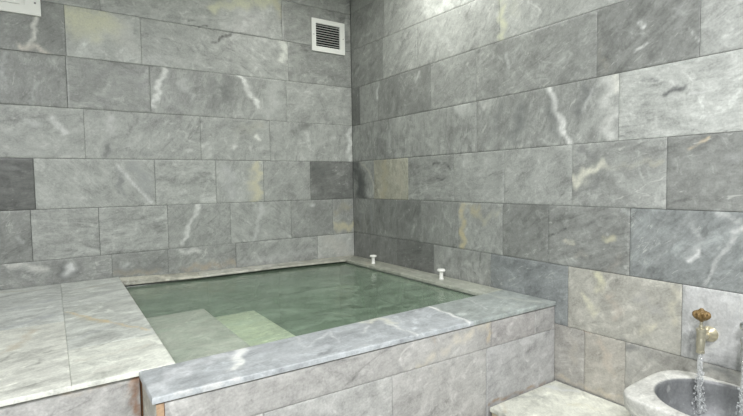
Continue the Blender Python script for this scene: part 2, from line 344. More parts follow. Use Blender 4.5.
def stone_material(name, rough=.32, contrast=1.0, spec=.5, fleck=1.0, veins=.5, band_scale=3.6):
    k = NT(name)
    col = k.n('ShaderNodeAttribute', attribute_name='tone').outputs['Color']
    vec = k.n('ShaderNodeAttribute', attribute_name='grain').outputs['Vector']
    strk = k.n('ShaderNodeAttribute', attribute_name='streak').outputs['Fac']
    mp = k.n('ShaderNodeMapping'); mp.inputs['Scale'].default_value = (1.0, 3.2, 1.0)
    k.l(vec, mp.inputs['Vector']); sv = mp.outputs[0]
    vtone = k.n('ShaderNodeAttribute', attribute_name='feature_tone').outputs['Color']
    vw = k.n('ShaderNodeAttribute', attribute_name='feature').outputs['Fac']
    cloud = k.noise(vec, 6., 6, .62, 1.2)
    band = k.noise(sv, band_scale, 7, .66, 1.6)
    fine = k.noise(sv, 20., 5, .72, .4)
    grit = k.noise(vec, 120., 3, .7)
    mott = k.noise(vec, 24., 5, .7, .8)
    def cen(f, amp): return k.math('MULTIPLY', k.math('SUBTRACT', f, .5), amp * contrast)
    sb = k.math('MULTIPLY', cen(band, 1.1), strk)
    sf = k.math('MULTIPLY', cen(fine, .5), k.math('ADD', k.math('MULTIPLY', strk, .8), .2))
    tot = k.math('ADD', k.math('ADD', k.math('ADD', cen(cloud, .8), sb), k.math('ADD', sf, cen(mott, .55))), cen(grit, .5))
    wn = k.noise(vec, 4.3, 5, .6, 1.8)
    wisp = k.ramp(k.math('ABSOLUTE', k.math('SUBTRACT', wn, .47)), 0., .05, 1., 0.)
    wisp = k.math('MULTIPLY', k.math('MULTIPLY', wisp, k.ramp(mott, .42, .62)), -.13 * contrast)
    tot = k.math('ADD', tot, wisp)
    lc = k.math('MULTIPLY', k.ramp(k.noise(vec, 9., 6, .66, 1.5), .52, .74), .34 * contrast)
    dc = k.math('MULTIPLY', k.ramp(k.noise(sv, 5., 6, .64, 1.2), .54, .76), -.26 * contrast)
    tot = k.math('ADD', tot, k.math('ADD', lc, dc))
    fac = k.math('MAXIMUM', k.math('ADD', 1.0, tot), .3)
    # pale hairline veins where a warped noise crosses its middle
    vn = k.noise(sv, 2.1, 4, .55, 2.2)
    hair = k.ramp(k.math('ABSOLUTE', k.math('SUBTRACT', vn, .5)), 0., .014, 1., 0.)
    hair = k.math('MULTIPLY', hair, k.ramp(cloud, .5, .68, 0., veins))
    fl = k.math('MULTIPLY', k.ramp(k.noise(sv, 15., 3, .5, .6), .66, .76), .4 * fleck)
    pale = k.math('MAXIMUM', hair, fl)
    mul = k.n('ShaderNodeVectorMath', operation='SCALE'); k.l(col, mul.inputs[0]); k.l(fac, mul.inputs['Scale'])
    mx = k.n('ShaderNodeMix', data_type='RGBA'); k.l(pale, mx.inputs[0]); k.l(mul.outputs[0], mx.inputs[6])
    mx.inputs[7].default_value = (.62, .63, .59, 1)
    rag = k.math('ADD', k.math('MULTIPLY', k.noise(vec, 16., 5, .65, .6), .5), k.math('MULTIPLY', k.noise(vec, 55., 4, .7), .5))
    vm = k.math('MULTIPLY', k.ramp(k.math('ADD', vw, k.math('MULTIPLY', k.math('SUBTRACT', rag, .5), k.math('ADD', .25, k.math('MULTIPLY', vw, 1.3)))), .03, .82), k.ramp(vw, .0, .2))
    vm = k.math('MULTIPLY', vm, k.ramp(k.noise(vec, 11., 5, .65, 1.0), .3, .6, .7, 1.))
    vs_ = k.n('ShaderNodeVectorMath', operation='SCALE'); k.l(vtone, vs_.inputs[0]); k.l(k.math('ADD', 1., cen(grit, .4)), vs_.inputs['Scale'])
    mv = k.n('ShaderNodeMix', data_type='RGBA'); k.l(vm, mv.inputs[0]); k.l(mx.outputs[2], mv.inputs[6]); k.l(vs_.outputs[0], mv.inputs[7])
    b = k.bsdf(Roughness=rough); b.inputs['Specular IOR Level'].default_value = spec
    k.l(mv.outputs[2], b.inputs['Base Color'])
    k.l(k.ramp(k.noise(vec, 9., 4, .6), .3, .7, rough - .06, rough + .1), b.inputs['Roughness'])
    bp = k.n('ShaderNodeBump'); bp.inputs['Strength'].default_value = .16; bp.inputs['Distance'].default_value = .004
    k.l(k.math('ADD', k.noise(sv, 30., 4, .7), k.noise(vec, 5., 2)), bp.inputs['Height'])
    k.l(bp.outputs[0], b.inputs['Normal'])
    k.l(b.outputs[0], k.out.inputs[0])
    return k.m

def plain(name, rgb, rough=.5, metal=0., var=.15, scale=40., bump=0., spec=.5):
    k = NT(name)
    tc = k.n('ShaderNodeTexCoord').outputs['Object']
    f = k.noise(tc, scale, 4, .6)
    mx = k.n('ShaderNodeMix', data_type='RGBA'); k.l(f, mx.inputs[0])
    a = np.array(rgb)
    mx.inputs[6].default_value = (*np.clip(a * (1 - var), 0, 1), 1); mx.inputs[7].default_value = (*np.clip(a * (1 + var), 0, 1), 1)
    b = k.bsdf(Roughness=rough, Metallic=metal); b.inputs['Specular IOR Level'].default_value = spec
    k.l(mx.outputs[2], b.inputs['Base Color'])
    if bump:
        bp = k.n('ShaderNodeBump'); bp.inputs['Strength'].default_value = bump; bp.inputs['Distance'].default_value = .002
        k.l(k.noise(tc, scale * 2, 4, .6), bp.inputs['Height']); k.l(bp.outputs[0], b.inputs['Normal'])
    k.l(b.outputs[0], k.out.inputs[0])
    return k.m

def water_material(name, tint, body, murk, absorb, bump, scale, density):
    k = NT(name)
    geo = k.n('ShaderNodeNewGeometry').outputs['Position']
    bp = k.n('ShaderNodeBump'); bp.inputs['Strength'].default_value = bump; bp.inputs['Distance'].default_value = .01
    mp = k.n('ShaderNodeMapping'); mp.inputs['Rotation'].default_value = (0, 0, .6); mp.inputs['Scale'].default_value = (1, .45, 1)
    k.l(geo, mp.inputs['Vector'])
    k.l(k.noise(mp.outputs[0], scale, 3, .55, .4), bp.inputs['Height'])
    tr = k.n('ShaderNodeBsdfTransparent'); tr.inputs[0].default_value = (*tint, 1)
    df = k.n('ShaderNodeBsdfDiffuse'); df.inputs[0].default_value = (*body, 1)
    mk = k.n('ShaderNodeMixShader')
    mp2 = k.n('ShaderNodeMapping'); mp2.inputs['Rotation'].default_value = (0, 0, -.5); mp2.inputs['Scale'].default_value = (1, 2.2, 1); k.l(geo, mp2.inputs['Vector'])
    k.l(k.ramp(k.noise(mp2.outputs[0], 3.2, 6, .68, 1.6), .36, .72, murk * .6, murk * 1.55), mk.inputs[0])
    k.l(tr.outputs[0], mk.inputs[1]); k.l(df.outputs[0], mk.inputs[2])
    gl = k.n('ShaderNodeBsdfGlossy'); gl.inputs['Roughness'].default_value = .06; k.l(bp.outputs[0], gl.inputs['Normal'])
    fr = k.n('ShaderNodeLayerWeight'); fr.inputs['Blend'].default_value = .5
    sch = k.math('ADD', .02, k.math('MULTIPLY', k.math('POWER', fr.outputs['Facing'], 5.), .98))
    mx = k.n('ShaderNodeMixShader'); k.l(sch, mx.inputs[0]); k.l(mk.outputs[0], mx.inputs[1]); k.l(gl.outputs[0], mx.inputs[2])
    k.l(mx.outputs[0], k.out.inputs['Surface'])
    if density:
        va = k.n('ShaderNodeVolumeAbsorption'); va.inputs['Color'].default_value = (*absorb, 1); va.inputs['Density'].default_value = density
        k.l(va.outputs[0], k.out.inputs['Volume'])
    return k.m

M_wall = stone_material('grey marble cladding', .36, 1.25, .5, 1.0, .55)
M_deck = stone_material('white marble paving', .42, 1.05, .45, .5, .3, 1.9)
M_rim = stone_material('pale grey marble slabs', .38, 1.35, .5, .6, .6, 2.4)
M_face = stone_material('beige grey marble panels', .45, 1.25, .4, .7, .4)
M_basin = stone_material('carved marble', .4, 1.2, .5, .6, .5)
M_grout = plain('grey grout', (.085, .09, .085), .9, 0, .3, 60)
M_rust = plain('rust stained mortar', (.13, .065, .03), .95, 0, .5, 18)
M_white = plain('white painted metal', (.90, .91, .86), .4, 0, .03, 30)
M_louver = plain('grey white louver', (.80, .82, .78), .45, 0, .05, 30)
M_dark = plain('dark duct', (.012, .013, .012), .9)
M_peg = plain('white glazed plastic', (.86, .87, .82), .25, 0, .03, 40)
M_brass = plain('worn brass', (.66, .60, .44), .33, .85, .3, 60, .3)
M_brasspale = plain('tarnished brass', (.56, .53, .42), .38, .9, .35, 70, .3)
M_handle = plain('copper brown handle', (.20, .13, .05), .5, .3, .5, 120, .4)
M_chrome = plain('worn chrome', (.60, .62, .62), .18, 1, .2, 60)
M_screw = plain('steel screw', (.30, .30, .29), .4, 1)
M_plaster = plain('white ceiling plaster', (.72, .73, .70), .9, 0, .05, 8, .1)
M_floor = plain('grey stone floor', (.36, .37, .35), .5, 0, .25, 6, .1)
M_water = water_material('green pool water', (.97, .99, .96), (.42, .55, .42), .32, (.52, .72, .54), .6, 15., .7)
M_bowlwater = water_material('clear basin water', (.95, .97, .96), (.45, .47, .47), .10, (1, 1, 1), .8, 60., 0)
k = NT('falling water')
tr = k.n('ShaderNodeBsdfTransparent'); tr.inputs[0].default_value = (.97, .98, .98, 1)
gl = k.n('ShaderNodeBsdfGlossy'); gl.inputs['Roughness'].default_value = .08
df = k.n('ShaderNodeBsdfDiffuse'); df.inputs[0].default_value = (.88, .90, .90, 1)
a1 = k.n('ShaderNodeMixShader'); a1.inputs[0].default_value = .62; k.l(gl.outputs[0], a1.inputs[1]); k.l(df.outputs[0], a1.inputs[2])
lw = k.n('ShaderNodeLayerWeight'); lw.inputs['Blend'].default_value = .5
tcw = k.n('ShaderNodeTexCoord').outputs['Object']
mpw = k.n('ShaderNodeMapping'); mpw.inputs['Scale'].default_value = (1, 1, .4); k.l(tcw, mpw.inputs[0])
fw = k.math('ADD', k.math('MULTIPLY', lw.outputs['Facing'], .6), k.ramp(k.noise(mpw.outputs[0], 130., 3, .6), .42, .62, .12, .6))
mxw = k.n('ShaderNodeMixShader'); k.l(fw, mxw.inputs[0]); k.l(tr.outputs[0], mxw.inputs[1]); k.l(a1.outputs[0], mxw.inputs[2])
k.l(mxw.outputs[0], k.out.inputs[0])
M_stream = k.m
k = NT('added opal lamp glass')
em = k.n('ShaderNodeEmission'); em.inputs[0].default_value = (1, 1, .93, 1); em.inputs[1].default_value = 6.0
k.l(em.outputs[0], k.out.inputs[0]); M_added_lamp = k.m  # glow of the added ceiling lamps

# ------------------------------------------------------------------ stone laid as real tiles
def warp(P):
    s = np.sin
    return np.stack([s(P[:, 1] * 61 + P[:, 2] * 47) + s(P[:, 2] * 131 + 1.3) * .6,
                     s(P[:, 2] * 57 + P[:, 0] * 71 + 2.) + s(P[:, 0] * 143) * .6,
                     s(P[:, 0] * 53 + P[:, 1] * 67 + 4.) + s(P[:, 1] * 127 + .7) * .6], 1)

def feature_colour(base, P, surface):
    col = np.repeat(np.asarray(base, float)[None], len(P), 0)
    lo, hi = P.min(0), P.max(0)
    acc = np.zeros((len(P), 3)); tot = np.zeros(len(P)); keep = np.ones(len(P))
    W = warp(P)
    for s, pts, w, rgb, st in FEATURES:
        if s not in surface: continue
        Q = np.array(pts)
        mid = Q.mean(0) if s != 'T' else np.clip(Q.mean(0), lo, hi)
        if (mid + .02 < lo).any() or (mid - .02 > hi).any(): continue        # a vein belongs to one stone
        X = P + W * min(.5 * w, .016)
        d = np.full(len(P), 9.)
        for a, b in zip(Q, Q[1:]):
            ab = b - a; t = np.clip(((X - a) @ ab) / max(ab @ ab, 1e-9), 0, 1)
            d = np.minimum(d, np.linalg.norm(X - a - t[:, None] * ab, axis=1))
        f = min(1., 1.25 * st) * np.exp(-.9 * (d / w) ** 2)
        f *= .86 + .14 * np.sin(P @ np.array([23., 31., 27.]) + 9 * w * 100)
        f[f < .02] = 0
        q = np.array(rgb, float); q = q + .38 * (q.mean() - q)
        acc += f[:, None] * lin(q) * ALB * {'D': .74, 'T': .95, 'S': .78, 'F': .86, 'G': .9}.get(s, 1.); tot += f; keep *= 1 - f
    fc = np.where(tot[:, None] > 1e-6, acc / np.maximum(tot, 1e-6)[:, None], col)
    return col, fc, 1 - keep

class Stone:
    def __init__(s):
        s.V, s.F, s.col, s.fc, s.fw, s.gr, s.st, s.mi, s.n = [], [], [], [], [], [], [], [], 0
    def tile(s, p00, p10, p11, p01, tone, thick=.02, gap=.0022, bevel=.0022, angle=0., streak=.5, res=.014, surface='', lift=None, nose=None):
        p00, p10, p11, p01 = [np.array(p, float) for p in (p00, p10, p11, p01)]
        p00 = p00; nrm = np.cross(p10 - p00, p01 - p00); nrm /= np.linalg.norm(nrm)
        lu = (np.linalg.norm(p10 - p00) + np.linalg.norm(p11 - p01)) / 2; lv = (np.linalg.norm(p01 - p00) + np.linalg.norm(p11 - p10)) / 2
        def par(length):
            n = max(2, int(math.ceil(length / res))); g = gap / length; b = (gap + bevel) / length
            b2 = (gap + .35 * bevel) / length
            inn = np.linspace(b, 1 - b, n)
            return np.concatenate([[g, g, b2], inn, [1 - b2, 1 - g, 1 - g]])
        U, V = par(lu), par(lv); nu, nv = len(U), len(V)
        def drop(n):
            d = np.zeros(n); d[1] = d[-2] = bevel; d[2] = d[-3] = bevel * .3; d[0] = d[-1] = thick; return d
        D = np.maximum(drop(nv)[:, None], drop(nu)[None, :])
        uu, vv = np.meshgrid(U, V)
        P = ((1 - uu)[..., None] * (1 - vv)[..., None] * p00 + uu[..., None] * (1 - vv)[..., None] * p10 + uu[..., None] * vv[..., None] * p11 + (1 - uu)[..., None] * vv[..., None] * p01)
        if surface in ('T', 'D'): nrm = np.array([0, 0, 1.])
        P = P + nrm * ((0 if surface in ('T', 'D', 'S') else rnd.uniform(-.0008, .0008) if lift is None else lift) - D)[..., None]
        P = P.reshape(-1, 3)
        tone = np.asarray(tone, float)
        if tone.ndim == 0: tone = np.array([tone * .985, tone, tone * .975])
        cb, fc, fw = feature_colour(lin(tone) * ALB, P, surface)
        s.col.append(cb); s.fc.append(fc); s.fw.append(fw)
        ca, sa = math.cos(angle), math.sin(angle)
        lx, ly = (uu * lu).ravel(), (vv * lv).ravel()
        off = [rnd.uniform(0, 40) for _ in range(3)]
        s.gr.append(np.stack([lx * ca + ly * sa + off[0], -lx * sa + ly * ca + off[1], D.ravel() + off[2]], 1))
        s.st.append(np.full(len(P), streak))
        idx = np.arange(nu * nv).reshape(nv, nu) + s.n
        q = np.stack([idx[:-1, :-1], idx[:-1, 1:], idx[1:, 1:], idx[1:, :-1]], -1).reshape(-1, 4)
        s.V.append(P); s.F.append(q); s.mi.append(np.zeros(len(q), int)); s.n += len(P)
    def boxes(s, *bs):
        for lo, hi in bs:
            x0, y0, z0 = lo; x1, y1, z1 = hi
            P = np.array([(x0, y0, z0), (x1, y0, z0), (x1, y1, z0), (x0, y1, z0), (x0, y0, z1), (x1, y0, z1), (x1, y1, z1), (x0, y1, z1)], float)
            q = np.array([(0, 3, 2, 1), (4, 5, 6, 7), (0, 1, 5, 4), (1, 2, 6, 5), (2, 3, 7, 6), (3, 0, 4, 7)]) + s.n
            s.V.append(P); s.F.append(q); s.mi.append(np.ones(6, int)); s.n += 8
            s.col.append(np.full((8, 3), .1)); s.fc.append(np.full((8, 3), .1)); s.fw.append(np.zeros(8)); s.gr.append(P.copy()); s.st.append(np.zeros(8))
    def build(s, name, mats, parent=None):
        V = np.concatenate(s.V); F = np.concatenate(s.F); mi = np.concatenate(s.mi)
        if parent is not None: V = V - np.array(parent.location)
        me = bpy.data.meshes.new(name)
        me.from_pydata(V.tolist(), [], F.tolist())
        for m in mats: me.materials.append(m)
        me.polygons.foreach_set('material_index', mi.astype(np.int32))
        me.polygons.foreach_set('use_smooth', (mi == 0))
        col = np.concatenate(s.col); col = np.concatenate([np.clip(col, 0.004, .93), np.ones((len(col), 1))], 1)
        me.attributes.new('tone', 'FLOAT_COLOR', 'POINT').data.foreach_set('color', col.astype(np.float32).ravel())
        fc = np.concatenate(s.fc); fc = np.concatenate([np.clip(fc, 0.004, .93), np.ones((len(fc), 1))], 1)
        me.attributes.new('feature_tone', 'FLOAT_COLOR', 'POINT').data.foreach_set('color', fc.astype(np.float32).ravel())
        me.attributes.new('feature', 'FLOAT', 'POINT').data.foreach_set('value', np.concatenate(s.fw).astype(np.float32))
        me.attributes.new('grain', 'FLOAT_VECTOR', 'POINT').data.foreach_set('vector', np.concatenate(s.gr).astype(np.float32).ravel())
        me.attributes.new('streak', 'FLOAT', 'POINT').data.foreach_set('value', np.concatenate(s.st).astype(np.float32))
        me.set_sharp_from_angle(angle=math.radians(50))
        me.update()
        return link(bpy.data.objects.new(name, me), parent)

ROOM_X, ROOM_Y, CEIL = -4.0, -5.0, 2.85

# ------------------------------------------------------------------ left wall (plane y = 0)
def jl(k):                      # course lines, height = a + b*x
    return {'c': (CEIL, 0), 't2': (1.65 + ZO, 0), 't': (1.36 + ZO, 0), 0: (1.0609 + ZO, .0011), 1: (.7679 + ZO, .0031), 2: (.4591 + ZO, 0), 3: (.162 + ZO, .0008),
            4: (-.1433 + ZO, -.0033), 5: (-.4308 + ZO, .0021), 6: (-.66 + ZO, 0), 'f': (0, 0)}[k]
PI = math.pi
# (top line, bottom line, [x joints from the corner outward], [tone, grain angle, streak])
LEFT = [
 ('c', 't', [-.6, -1.25, -1.8, -2.4, -3.1], [(150, .3, .4), (158, .2, .5), (150, 0, .4), (145, .5, .5), (150, .2, .5), (150, .2, .5)]),
 ('t', 0, [-.604, -1.792, -2.35, -2.95, -3.5], [(148, .1, .5), (160, .15, .6), (148, .5, .4), (130, 0, .3), (150, .2, .5), (150, .2, .5)]),
 (0, 1, [-.561, -1.573, -1.978, -2.6, -3.2], [(142, .2, .6), (160, -.35, .5), (170, .3, .3), (136, .7, .4), (150, .2, .5), (150, .2, .5)]),
 (1, 2, [-.582, -1.53, -1.983, -2.5, -3.1], [(158, .1, .4), (148, 1.2, .5), (143, 0, .35), (137, 1.3, .5), (150, .2, .5), (150, .2, .5)]),
 (2, 3, [-.725, -1.226, -1.906, -2.5, -3.2], [(160, 1.4, .4), (156, .3, .3), (158, .8, .4), (158, .2, .3), (150, .2, .5), (150, .2, .5)]),
 (3, 4, [-.396, -.782, -1.131, -1.524, -2.165, -2.8, -3.4], [(113, .2, .7), (150, .8, .4), (164, 1.3, .3), (164, .1, .8), (161, -.8, .5), (98, .05, .9), (150, .2, .5), (150, .2, .5)]),
 (4, 5, [-.201, -.568, -1.039, -1.456, -1.853, -2.192, -2.7, -3.3], [(150, 1.4, .4), (144, .9, .4), (160, -.7, .5), (152, .8, .5), (156, .1, .9), (154, -.1, .9), (130, .4, .6), (150, .2, .5), (150, .2, .5)]),
 (5, 6, [-.345, -1.008, -1.465, -1.792, -2.5, -3.2], [(166, .4, .4), (150, .8, .6), (143, .3, .5), (138, .1, .5), (139, .1, .5), (150, .2, .5), (150, .2, .5)]),
]
S = Stone()
for a, b, js, ts in LEFT:
    xs = [-.0005] + js + [ROOM_X + .0]
    za, zb = jl(a), jl(b)
    for i, (x1, x0) in enumerate(zip(xs, xs[1:])):
        t = ts[min(i, len(ts) - 1)]
        far = x1 < -2.45
        f = lambda l, x: l[0] + l[1] * x
        S.tile((x0, 0, f(zb, x0)), (x1, 0, f(zb, x1)), (x1, 0, f(za, x1)), (x0, 0, f(za, x0)), t[0], .014, rnd.uniform(.0004, .0012), .0013, t[1], t[2], .05 if far else .012, 'L')
S.boxes(((ROOM_X - .1, .004, 0), (.1, .12, CEIL)))
S.build('wall_left', [M_wall, M_grout])['kind'] = 'structure'

# ------------------------------------------------------------------ right wall (plane x = 0)
def jr(k):
    return {'c': (CEIL, 0), 't': (1.365 + ZO, .01), 0: (1.068 + ZO, .018), 1: (.7561 + ZO, -.0041), 2: (.4576 + ZO, -.0008), 3: (.1604 + ZO, -.0005),
            4: (-.1408 + ZO, -.0025), 5: (-.4229 + ZO, .0054), 6: (-.7589 + ZO, -.0107), 7: (-1.03 + ZO, 0), 'f': (0, 0)}[k]
RIGHT = [
 ('c', 't', [-.47, -1.15, -1.9, -2.6, -3.3, -4.2], [(138, .7, .5), (156, .6, .5), (158, .6, .5), (160, .5, .5), (150, .5, .5)]),
 ('t', 0, [-.468, -1.25, -1.9, -2.6, -3.4, -4.1], [(136, .8, .6), (152, .7, .6), (160, .6, .5), (160, .5, .5), (150, .5, .5)]),
 (0, 1, [-.449, -.84, -1.55, -2.3, -3.0, -3.8], [(136, .7, .5), (150, .6, .6), (152, .9, .5), (161, .7, .4), (156, .5, .5), (150, .5, .5)]),
 (1, 2, [-.12, -.364, -.649, -.979, -1.372, -2.113, -2.528, -3.2, -4.0], [(108, 1.5, .4), (148, 1.2, .4), (129, 1.3, .5), (127, .9, .4), (146, .6, .5), (139, .5, .6), (124, .75, .8), (154, .5, .4), (150, .5, .5)]),
 (2, 3, [-.537, -1.377, -2.217, -3.2, -4.0], [(139, 1.5, .9), (147, 1.45, .7), (142, 1.2, .8), (168, .06, .8), (150, .5, .5)]),
 (3, 4, [-.306, -.729, -1.185, -1.581, -1.995, -2.419, -3.1, -3.8], [(150, 1.3, .6), (158, 1.4, .5), (143, .1, .9), (155, .2, .5), (154, .5, .4), (143, .3, .5), (130, .2, .3), (150, .5, .5)]),
 (4, 5, [-.599, -.869, -1.22, -1.57, -1.864, -2.275, -3.0, -3.8], [(127, 1.5, .9), (122, 1.2, .5), (138, 1.5, .4), (148, 1.2, .5), (128, .6, .6), (134, .4, .7), (130, .85, .9), (150, .5, .5)]),
 (5, 6, [-.587, -.994, -1.483, -1.978, -2.487, -3.2, -3.9], [(122, 1.5, .6), (110, .3, .6), (144, 1.4, .5), (121, .5, .4), (156, .7, .5), (170, 1.5, .3), (155, .5, .5)]),
 (6, 7, [-.7, -1.4, -2.067, -2.263, -2.9, -3.6], [(130, .5, .5), (130, .5, .5), (136, .5, .5), (160, .5, .4), (154, .9, .5), (150, .5, .5)]),
 (7, 'f', [-.8, -1.6, -2.4, -3.2, -4.0], [(130, .5, .5), (130, .5, .5), (140, .5, .5), (150, .5, .4), (150, .5, .5)]),
]
WARM = {(5, 4): (163, 162, 154), (6, 3): (163, 160, 152), (6, 4): (157, 156, 150), (5, 5): (170, 171, 170), (6, 2): (153, 151, 146), (4, 6): (128, 132, 131), (5, 3): (128, 132, 132), (3, 1): (158, 157, 144)}
S = Stone()
for a, b, js, ts in RIGHT:
    ys = [-.0005] + js + [ROOM_Y]
    za, zb = jr(a), jr(b)
    f = lambda l, y: l[0] + l[1] * y
    for i, (y1, y0) in enumerate(zip(ys, ys[1:])):
        t = ts[min(i, len(ts) - 1)]
        tone = WARM.get((a, i), t[0])
        far = y1 < -2.85
        S.tile((0, y1, f(zb, y1)), (0, y0, f(zb, y0)), (0, y0, f(za, y0)), (0, y1, f(za, y1)), tone, .014, rnd.uniform(.0004, .0012), .0013, t[1], t[2], .05 if far else .012, 'R')
S.boxes(((.004, ROOM_Y - .1, 0), (.12, .0, CEIL)))
S.build('wall_right', [M_wall, M_grout])['kind'] = 'structure'

# the rest of the room, behind the camera: plain tiled walls, floor, ceiling
S = Stone()
n = 0
for k in range(10):
    z0, z1 = k * .3, min(CEIL, k * .3 + .3)
    if z0 >= CEIL: break
    x = ROOM_X
    while x < -.02:
        w = rnd.uniform(.4, .75); x1 = 0 if x + w > -.25 else x + w
        S.tile((x1, ROOM_Y, z0), (x, ROOM_Y, z0), (x, ROOM_Y, z1), (x1, ROOM_Y, z1), rnd.uniform(130, 165), .014, .0013, .0014, rnd.uniform(0, 1.5), .5, .08)
        x = x1
S.boxes(((ROOM_X - .1, ROOM_Y - .12, 0), (.1, ROOM_Y - .004, CEIL)))
S.build('wall_rear', [M_wall, M_grout])['kind'] = 'structure'
S = Stone()
for k in range(10):
    z0, z1 = k * .3, min(CEIL, k * .3 + .3)
    if z0 >= CEIL: break
    y = ROOM_Y
    while y < -.02:
        w = rnd.uniform(.4, .75); y1 = 0 if y + w > -.25 else y + w
        S.tile((ROOM_X, y, z0), (ROOM_X, y1, z0), (ROOM_X, y1, z1), (ROOM_X, y, z1), rnd.uniform(130, 165), .014, .0013, .0014, rnd.uniform(0, 1.5), .5, .08)
        y = y1
S.boxes(((ROOM_X - .12, ROOM_Y, 0), (ROOM_X - .004, 0, CEIL)))
S.build('wall_side', [M_wall, M_grout])['kind'] = 'structure'
bm = bmesh.new(); box(bm, (ROOM_X - .1, ROOM_Y - .1, -.1), (.1, .1, 0))
bm_obj('floor', bm, M_floor)['kind'] = 'structure'
bm = bmesh.new(); box(bm, (ROOM_X - .1, ROOM_Y - .1, CEIL), (.1, .1, CEIL + .1))
bm_obj('ceiling', bm, M_plaster)['kind'] = 'structure'

# ------------------------------------------------------------------ the pool
RZ = .627                       # top of the rim
TH = .019
pool = empty('plunge_pool', (-.95, -.95, 0), 'sunken marble plunge pool with wide grey slab rim in the corner of the tiled room', 'pool')
FL, FR = (-1.877, -1.866), (-.002, -1.916)      # front edge of the rim
# front slabs
def fy(x): return FL[1] + (FR[1] - FL[1]) * (x - FL[0]) / (FR[0] - FL[0])
S = Stone()
def rimq(x0, x1, i0, i1, tone, ang, st):
    S.tile((x0, fy(x0), RZ), (x1, fy(x1), RZ), (x1, i1, RZ), (x0, i0, RZ), tone, TH, .0006, .0035, ang, st, .012, 'T')
rimq(-1.877, -.578, -1.621, -1.588, (158, 162, 164), .3, .6)
rimq(-.578, -.002, -1.588, -1.582, (144, 150, 147), .35, .6)
S.build('rim_slab', [M_rim, M_rust], pool)
# slabs along the right wall
S = Stone()
S.tile((-.172, -1.581, RZ), (-.003, -1.581, RZ), (-.003, -.85, RZ), (-.168, -.85, RZ), (154, 157, 146), TH, .0006, .003, 1.4, .5, .012, 'T')
S.tile((-.168, -.85, RZ), (-.003, -.85, RZ), (-.003, -.002, RZ), (-.172, -.148, RZ), (148, 150, 139), TH, .0006, .003, 1.4, .5, .012, 'T')
S.build('rim_slab', [M_rim, M_rust], pool)
# narrow ledge against the left wall, wedge shaped and rising to the wall
S = Stone()
S.tile((-1.757, -.026, RZ), (-1.283, -.078, RZ), (-1.283, -.003, .646), (-1.757, -.003, .668), (160, 159, 147), .012, .0003, .004, 0., .8, .012, 'T')
S.tile((-1.283, -.078, RZ), (-.709, -.090, RZ), (-.709, -.003, .638), (-1.283, -.003, .646), (168, 168, 158), .012, .0003, .004, 0., .8, .012, 'T')
S.tile((-.709, -.090, RZ), (-.172, -.148, RZ), (-.004, -.003, .631), (-.709, -.003, .638), (164, 164, 153), .012, .0003, .004, 0., .6, .012, 'T')
S.build('rim_ledge', [M_rim, M_rust], pool)
# outer panels: a front face of two courses and the short return beside the deck
S = Stone()
def face(x0, x1, z0, z1, tone, ang=.3, st=.4):
    o = .007
    S.tile((x0, fy(x0) + o, z0), (x1, fy(x1) + o, z0), (x1, fy(x1) + o, z1), (x0, fy(x0) + o, z1), tone, .014, .0009, .0016, ang, st, .012, 'F')
ZJ = -.765 + ZO; ZT = RZ - TH - .004
for x0, x1, tone in ((-1.866, -1.843, (176, 148, 120)), (-1.843, -.461, (159, 158, 155)), (-.461, -.159, (155, 153, 151)), (-.159, -.004, (153, 152, 150))):
    face(x0, x1, ZJ, ZT, tone)
for x0, x1, tone in ((-1.866, -1.54, (164, 163, 159)), (-1.54, -1.017, (163, 163, 160)), (-1.017, -.495, (162, 161, 158)), (-.495, -.004, (158, 158, 157))):
    face(x0, x1, 0, ZJ, tone)
S.boxes(((-1.845, -1.858, 0), (-.004, -1.60, RZ - TH)))
S.build('side_panel', [M_face, M_rust], pool)
S = Stone()
S.tile((-1.866, -1.606, 0), (-1.866, fy(-1.866) + .009, 0), (-1.866, fy(-1.866) + .009, ZT), (-1.866, -1.606, ZT), (172, 170, 160), .014, .0009, .0016, .2, .3, .02, 'F')
S.build('side_panel', [M_face, M_rust], pool)
# masonry and tiled inside of the tank (a light and its shade are left to the lamps)
XI0, XI1, YI0, YI1, ZB = -1.748, -.158, -1.578, -.020, .18
S = Stone()
def tiles(org, u, v, lu, lv, nu, nv, tone, th=.01):
    org, u, v = map(np.array, (org, u, v))
    for i in range(nu):
        for j in range(nv):
            a = org + u * lu * i / nu + v * lv * j / nv; du = u * lu / nu; dv = v * lv / nv
            S.tile(a, a + du, a + du + dv, a + dv, rnd.uniform(tone - 8, tone + 8), th, .002, .002, rnd.uniform(0, 1.5), .5, .05)
H = RZ - TH - .002 - ZB
tiles((XI0, YI0, ZB), (1, 0, 0), (0, 1, 0), XI1 - XI0, YI1 - YI0, 3, 3, 148)
tiles((XI0, YI1, ZB), (1, 0, 0), (0, 0, 1), XI1 - XI0, H, 3, 2, 148)
tiles((XI1, YI0, ZB), (-1, 0, 0), (0, 0, 1), XI1 - XI0, H, 3, 2, 148)
tiles((XI1, YI1, ZB), (0, -1, 0), (0, 0, 1), YI1 - YI0, H, 3, 2, 148)
tiles((XI0, YI0, ZB), (0, 1, 0), (0, 0, 1), YI1 - YI0, H, 3, 2, 148)
S.boxes(((XI0 - .01, YI0, 0), (XI1 + .01, YI1, ZB - .006)), ((XI1 + .008, -1.60, 0), (-.004, -.004, RZ - TH)), ((XI0 - .01, YI1 + .006, 0), (XI1 + .01, -.002, RZ - TH)), ((XI0 - .06, -1.60, 0), (XI0 - .008, -.004, RZ - TH)))
S.build('tank', [M_face, M_grout], pool)
